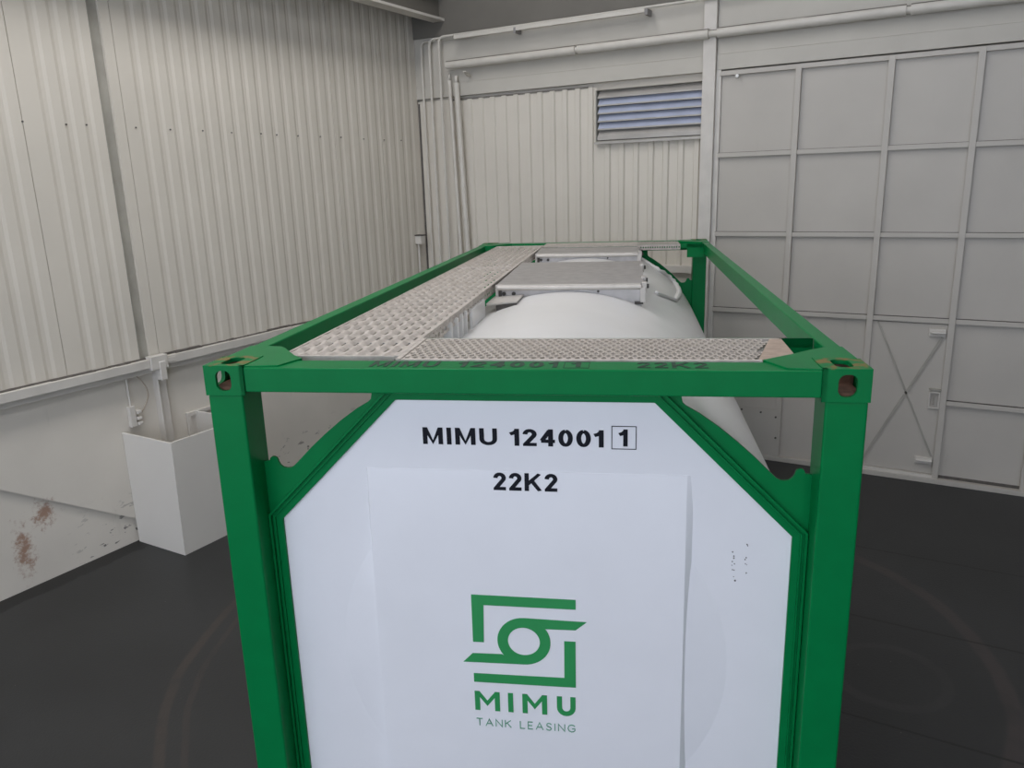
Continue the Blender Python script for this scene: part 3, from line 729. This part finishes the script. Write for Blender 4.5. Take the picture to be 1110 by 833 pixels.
for c in tagline:
    wd, st = LET[c]
    for s_ in st: stroke(mb, [(x+px*sc, 0.995+pz*0.034) for px, pz in s_], 0.0036, YL0, YL1)
    x += (wd+0.42)*sc
mb.build('tagline_lettering', M['tag'], rs)
for c in rs.children:                          # lettering follows the lean of the sheet
    for v in c.data.vertices: v.co.y += sheet_y(v.co.z) - RF
mb = MB(); rnd = random.Random(3)
for k in range(16):
    q = rnd.random(); xx = 2.025 + rnd.choice((0, 0.045)) + rnd.uniform(-0.006, 0.006); zz_ = 1.80 + (q-0.5)*0.15
    mb.disc((xx, 0.1215, zz_), 'y', rnd.uniform(0.0015, 0.003), 0.002, 6)
mb.disc((2.035, 0.1215, 1.715), 'y', 0.004, 0.002, 6)
mb.build('scuff_mark', M['grime'], pan)
# lettering painted on top of the front beam (the only marked one: the front beam is the first end_beam)
fb = bpy.data.objects['end_beam']
TP = lambda u, v, e: (u, v, 2.5826+e)
word('MIMU', 0.650, 0.912, 0.036, 0.126, TP, 0.16, 0.17).build('owner_code_lettering', M['beamtext'], fb)
word('124001', 0.985, 1.362, 0.036, 0.126, TP, 0.16, 0.17).build('serial_number_lettering', M['beamtext'], fb)
word('1', 1.412, 1.446, 0.045, 0.118, TP, 0).build('check_digit', M['beamtext'], fb)
word('22K2', 1.648, 1.900, 0.036, 0.126, TP, 0.14, 0.17).build('size_code_lettering', M['beamtext'], fb)
mb = MB(); mb.ring([(1.384,0.030),(1.478,0.030),(1.478,0.130),(1.384,0.130)], [(1.387,0.034),(1.475,0.034),(1.475,0.126),(1.387,0.126)], 'z', 2.5822, 2.5832); mb.build('check_digit_border', M['beamtext'], fb)

# ------------------------------------------------------------------ gratings and walkway
def perforated(x0, x1, y0, y1, z, px, py, hw, hh, clip=None):
    """sheet of staggered cells, each with a raised-rim hole"""
    mb = MB(); bm = mb.bm; nx = int(round((x1-x0)/px)); ny = int(round((y1-y0)/py)); px = (x1-x0)/nx; py = (y1-y0)/ny; n = 8
    for j in range(ny):
        off = (j % 2)*0.5
        for i in range(nx - (1 if off else 0)):
            cx = x0+(i+0.5+off)*px; cy = y0+(j+0.5)*py
            if clip and not clip(cx, cy): continue
            out = []
            for k in range(n):
                a = 2*math.pi*(k+0.5)/n; c, s = math.cos(a), math.sin(a); m = max(abs(c), abs(s)); out.append((cx+c/m*px/2, cy+s/m*py/2))
            o0 = [bm.verts.new((u, v, z)) for u, v in out]
            r0 = [bm.verts.new((cx+hw*1.35*math.cos(2*math.pi*(k+.5)/n), cy+hh*1.2*math.sin(2*math.pi*(k+.5)/n), z)) for k in range(n)]
            r1 = [bm.verts.new((cx+hw*math.cos(2*math.pi*(k+.5)/n), cy+hh*math.sin(2*math.pi*(k+.5)/n), z+0.0008)) for k in range(n)]
            r2 = [bm.verts.new((cx+hw*math.cos(2*math.pi*(k+.5)/n), cy+hh*math.sin(2*math.pi*(k+.5)/n), z-0.012)) for k in range(n)]
            for P, Q in ((o0, r0), (r0, r1), (r1, r2)):
                for k in range(n): bm.faces.new((P[k], P[(k+1)%n], Q[(k+1)%n], Q[k]))
        for xx0, xx1 in (((x0, x0+px/2), (x1-px/2, x1)) if off else ()):
            if not clip or clip((xx0+xx1)/2, y0+(j+.5)*py): 
                v = [bm.verts.new(p) for p in ((xx0,y0+j*py,z),(xx1,y0+j*py,z),(xx1,y0+(j+1)*py,z),(xx0,y0+(j+1)*py,z))]; bm.faces.new(v)
    return mb
edge_x = lambda y: 2.085 + (y-0.155)*0.26
mb = perforated(0.742, 2.21, 0.168, 0.560, 2.583, 0.0335, 0.041, 0.0105, 0.0155, clip=lambda x, y: x < edge_x(y)-0.01)
gr = mb.build('front_grating', M['tread'], T)
mb = MB(); mb.box(0.722, 0.742, 0.146, 0.562, 2.558, 2.588); mb.box(0.742, 2.10, 0.146, 0.168, 2.558, 2.586); mb.box(0.742, 2.23, 0.556, 0.564, 2.545, 2.586)
mb.build('grating_edge', M['galv'], gr, bevel=0.002)
mb = MB(); mb.prism([(2.085,0.160),(2.118,0.168),(2.233,0.270),(2.238,0.556),(2.19,0.556)], 'z', 2.575, 2.5855)
mb.build('grating_end_plate', M['galv_brown'], gr, bevel=0.002)
# rear grating, right of the far plate
mb = perforated(1.70, 2.13, 5.47, 5.90, 2.583, 0.0335, 0.041, 0.0105, 0.0155)
gr = mb.build('rear_grating', M['galv'], T)
mb = MB(); bmx = mb.bm
for k in range(18):                                      # holed front apron
    x0 = 1.70 + 0.43*k/18; x1 = 1.70 + 0.43*(k+1)/18; lp = rrect((x0+x1)/2, 2.558, 0.006, 0.009, 0.004, 2)
    mb.ring(to_rect(lp, (x0+x1)/2, 2.558, x0, x1, 2.532, 2.584), lp, 'y', 5.462, 5.468)
mb.build('grating_edge', M['galv'], gr)
mb = MB(); mb.box(0.72, 1.70, 5.47, 5.90, 2.572, 2.584); mb.build('rear_plate', M['galv'], T)

def walkway(y0, y1):
    """planks of pressed grip grating: eight arched ribs with lens shaped openings"""
    x0, x1, nc, ns = 0.232, 0.700, 8, 8
    mb = MB(); bm = mb.bm; pitch = (x1-x0)/nc; rowp = 0.125; st = rowp/8; ny = int(round((y1-y0)/st)); st = (y1-y0)/ny
    nx = nc*ns; V = {}
    def hgt(i, j):
        u = (i % ns)/ns; v = (j % 8)/8
        c = 0.5 - 0.5*math.cos(2*math.pi*u)              # 0 at rib crest, 1 mid opening
        w = 0.5 - 0.5*math.cos(2*math.pi*v)
        return 2.580 - 0.016*c*(0.6+0.4*w) + 0.004*(1-c)*w
    for j in range(ny+1):
        for i in range(nx+1): V[i, j] = bm.verts.new((x0+(x1-x0)*i/nx, y0+st*j, hgt(i, j)))
    for j in range(ny):
        for i in range(nx):
            u = ((i+.5) % ns)/ns; v = ((j+.5) % 8)/8
            if abs(u-0.5) < 0.19*(1 - (abs(v-0.5)/0.24)**2) and abs(v-.5) < 0.24: continue
            bm.faces.new((V[i,j], V[i+1,j], V[i+1,j+1], V[i,j+1]))
    for p in bm.faces: p.smooth = True
    o = mb.build('walkway_plank', M['galv'], T, smooth=True)
    mb = MB(); mb.box(x1, x1+0.022, y0, y1, 2.572, 2.588); mb.box(x0-0.012, x0, y0, y1, 2.54, 2.586); mb.box(x0, x1, y0, y0+0.012, 2.555, 2.586); mb.box(x0, x1, y1-0.012, y1, 2.555, 2.586)
    mb.build('edge_bar', M['galv'], o, bevel=0.002)
    mb = MB(); n = max(4, int((y1-y0)/0.07))
    for k in range(n):
        a = y0+(y1-y0)*k/n; b = y0+(y1-y0)*(k+1)/n; lp = rrect((a+b)/2, 2.546, 0.024, 0.010, 0.009, 3)
        mb.ring(to_rect(lp, (a+b)/2, 2.546, a, b, 2.522, 2.573), lp, 'x', x1+0.014, x1+0.020)
    mb.build('side_flange', M['galv'], o)
    return o
walkway(0.205, 3.50); walkway(3.515, 5.60)
# supports under the walkway
zb = lambda x: CZc + math.sqrt(RR*RR-(x-CX)**2)
for y in (0.7, 1.9, 3.1, 4.3, 5.3):
    mb = MB(); mb.box(0.24, 0.70, y-0.02, y+0.02, 2.535, 2.556); mb.build('walkway_bearer', M['steel'], T)
MB().box(0.715, 0.735, 1.62, 2.02, 2.42, 2.545).build('walkway_bracket', M['shell'], T, bevel=0.004)
for y in (1.10, 1.24, 1.36, 1.47): MB().box(0.690, 0.733, y-0.012, y+0.012, 2.39, 2.56).build('support_plate', M['shell'], T)
mb = MB(); mb.prism([(0.735,2.50),(0.93,2.515),(0.93,2.522),(0.735,2.51)], 'y', 2.05, 2.37); mb.build('drain_tray', M['steel_light'], T)
mb = MB(); mb.prism([(0.80,2.42),(0.93,2.47),(0.93,2.515),(0.80,2.50)], 'y', 2.04, 2.052); mb.build('tray_end', M['dark'], T)

# ------------------------------------------------------------------ covered boxes on the crown of the tank
def spill_box(y0, y1):
    x0, x1, zt = 0.765, 1.700, 2.583
    def wall(yy): 
        pts = [(x0+0.02, zt-0.012), (x0+0.02, zb(x0+0.02)-0.01)]
        for k in range(1, 13): x = x0+0.02+(x1-x0-0.02)*k/12; pts.append((x, zb(x)-0.004))
        pts.append((x1, zt-0.012)); return MB().prism(pts, 'y', yy, yy+0.012)
    fr = wall(y0+0.02).build('box_front', M['steel'], T)
    wall(y1-0.03).build('box_back', M['steel'], T)
    MB().prism([(y0+0.03, zb(x1)-0.01), (y1-0.03, zb(x1)-0.01), (y1-0.03, zt-0.012), (y0+0.03, zt-0.012)], 'x', x1-0.012, x1).build('box_side', M['steel'], T)
    cv = MB().prism([(0.722, y1), (1.722, y1), (1.712, y0+0.05), (0.745, y0+0.05)], 'z', zt-0.008, zt).build('box_cover', M['steel'], T, bevel=0.003)
    MB().box(0.765, 1.69, y0+0.006, y0+0.05, zt-0.006, zt+0.003).build('cover_lip', M['steel_light'], cv, bevel=0.002)
    MB().tube([(0.762, y0+0.0, zt-0.017), (1.695, y0+0.0, zt-0.017)], 0.015, 12).build('cover_hinge', M['steel_light'], cv, smooth=0.6)
    for x in (0.80, 0.865): MB().disc((x, y0+0.016, zt-0.055), 'y', 0.013, 0.016, 8).build('bolt', M['dark'], fr)
    for x in (1.42,): MB().disc((x, y0+0.016, zt-0.045), 'y', 0.008, 0.012, 8).build('bolt', M['dark'], fr)
    for yy in (y0+0.03, y0+0.35, y1-0.35):
        b = MB(); b.box(1.700, 1.732, yy-0.03, yy+0.03, zt-0.05, zt+0.012); b = b.build('clamp', M['steel_light'], T, bevel=0.004)
        MB().disc((1.735, yy, zt-0.015), 'x', 0.014, 0.02, 8).build('clamp_screw', M['dark'], b)
    MB().box(1.690, 1.725, y0-0.01, y0+0.015, zt-0.115, zt-0.02).build('end_bracket', M['steel_light'], T, bevel=0.003)
    MB().box(1.655, 1.71, y0-0.008, y0+0.015, zt-0.128, zt-0.112).build('end_foot', M['dark'], T)
    MB().box(0.745, 0.765, y0, y0+0.025, zt-0.10, zt+0.005).build('end_bracket', M['steel_light'], T, bevel=0.003)
    MB().box(0.768, 0.785, y0-0.004, y0+0.02, zt-0.075, zt-0.02).build('end_foot', M['dark'], T)
spill_box(2.35, 3.85)
spill_box(4.60, 5.30)
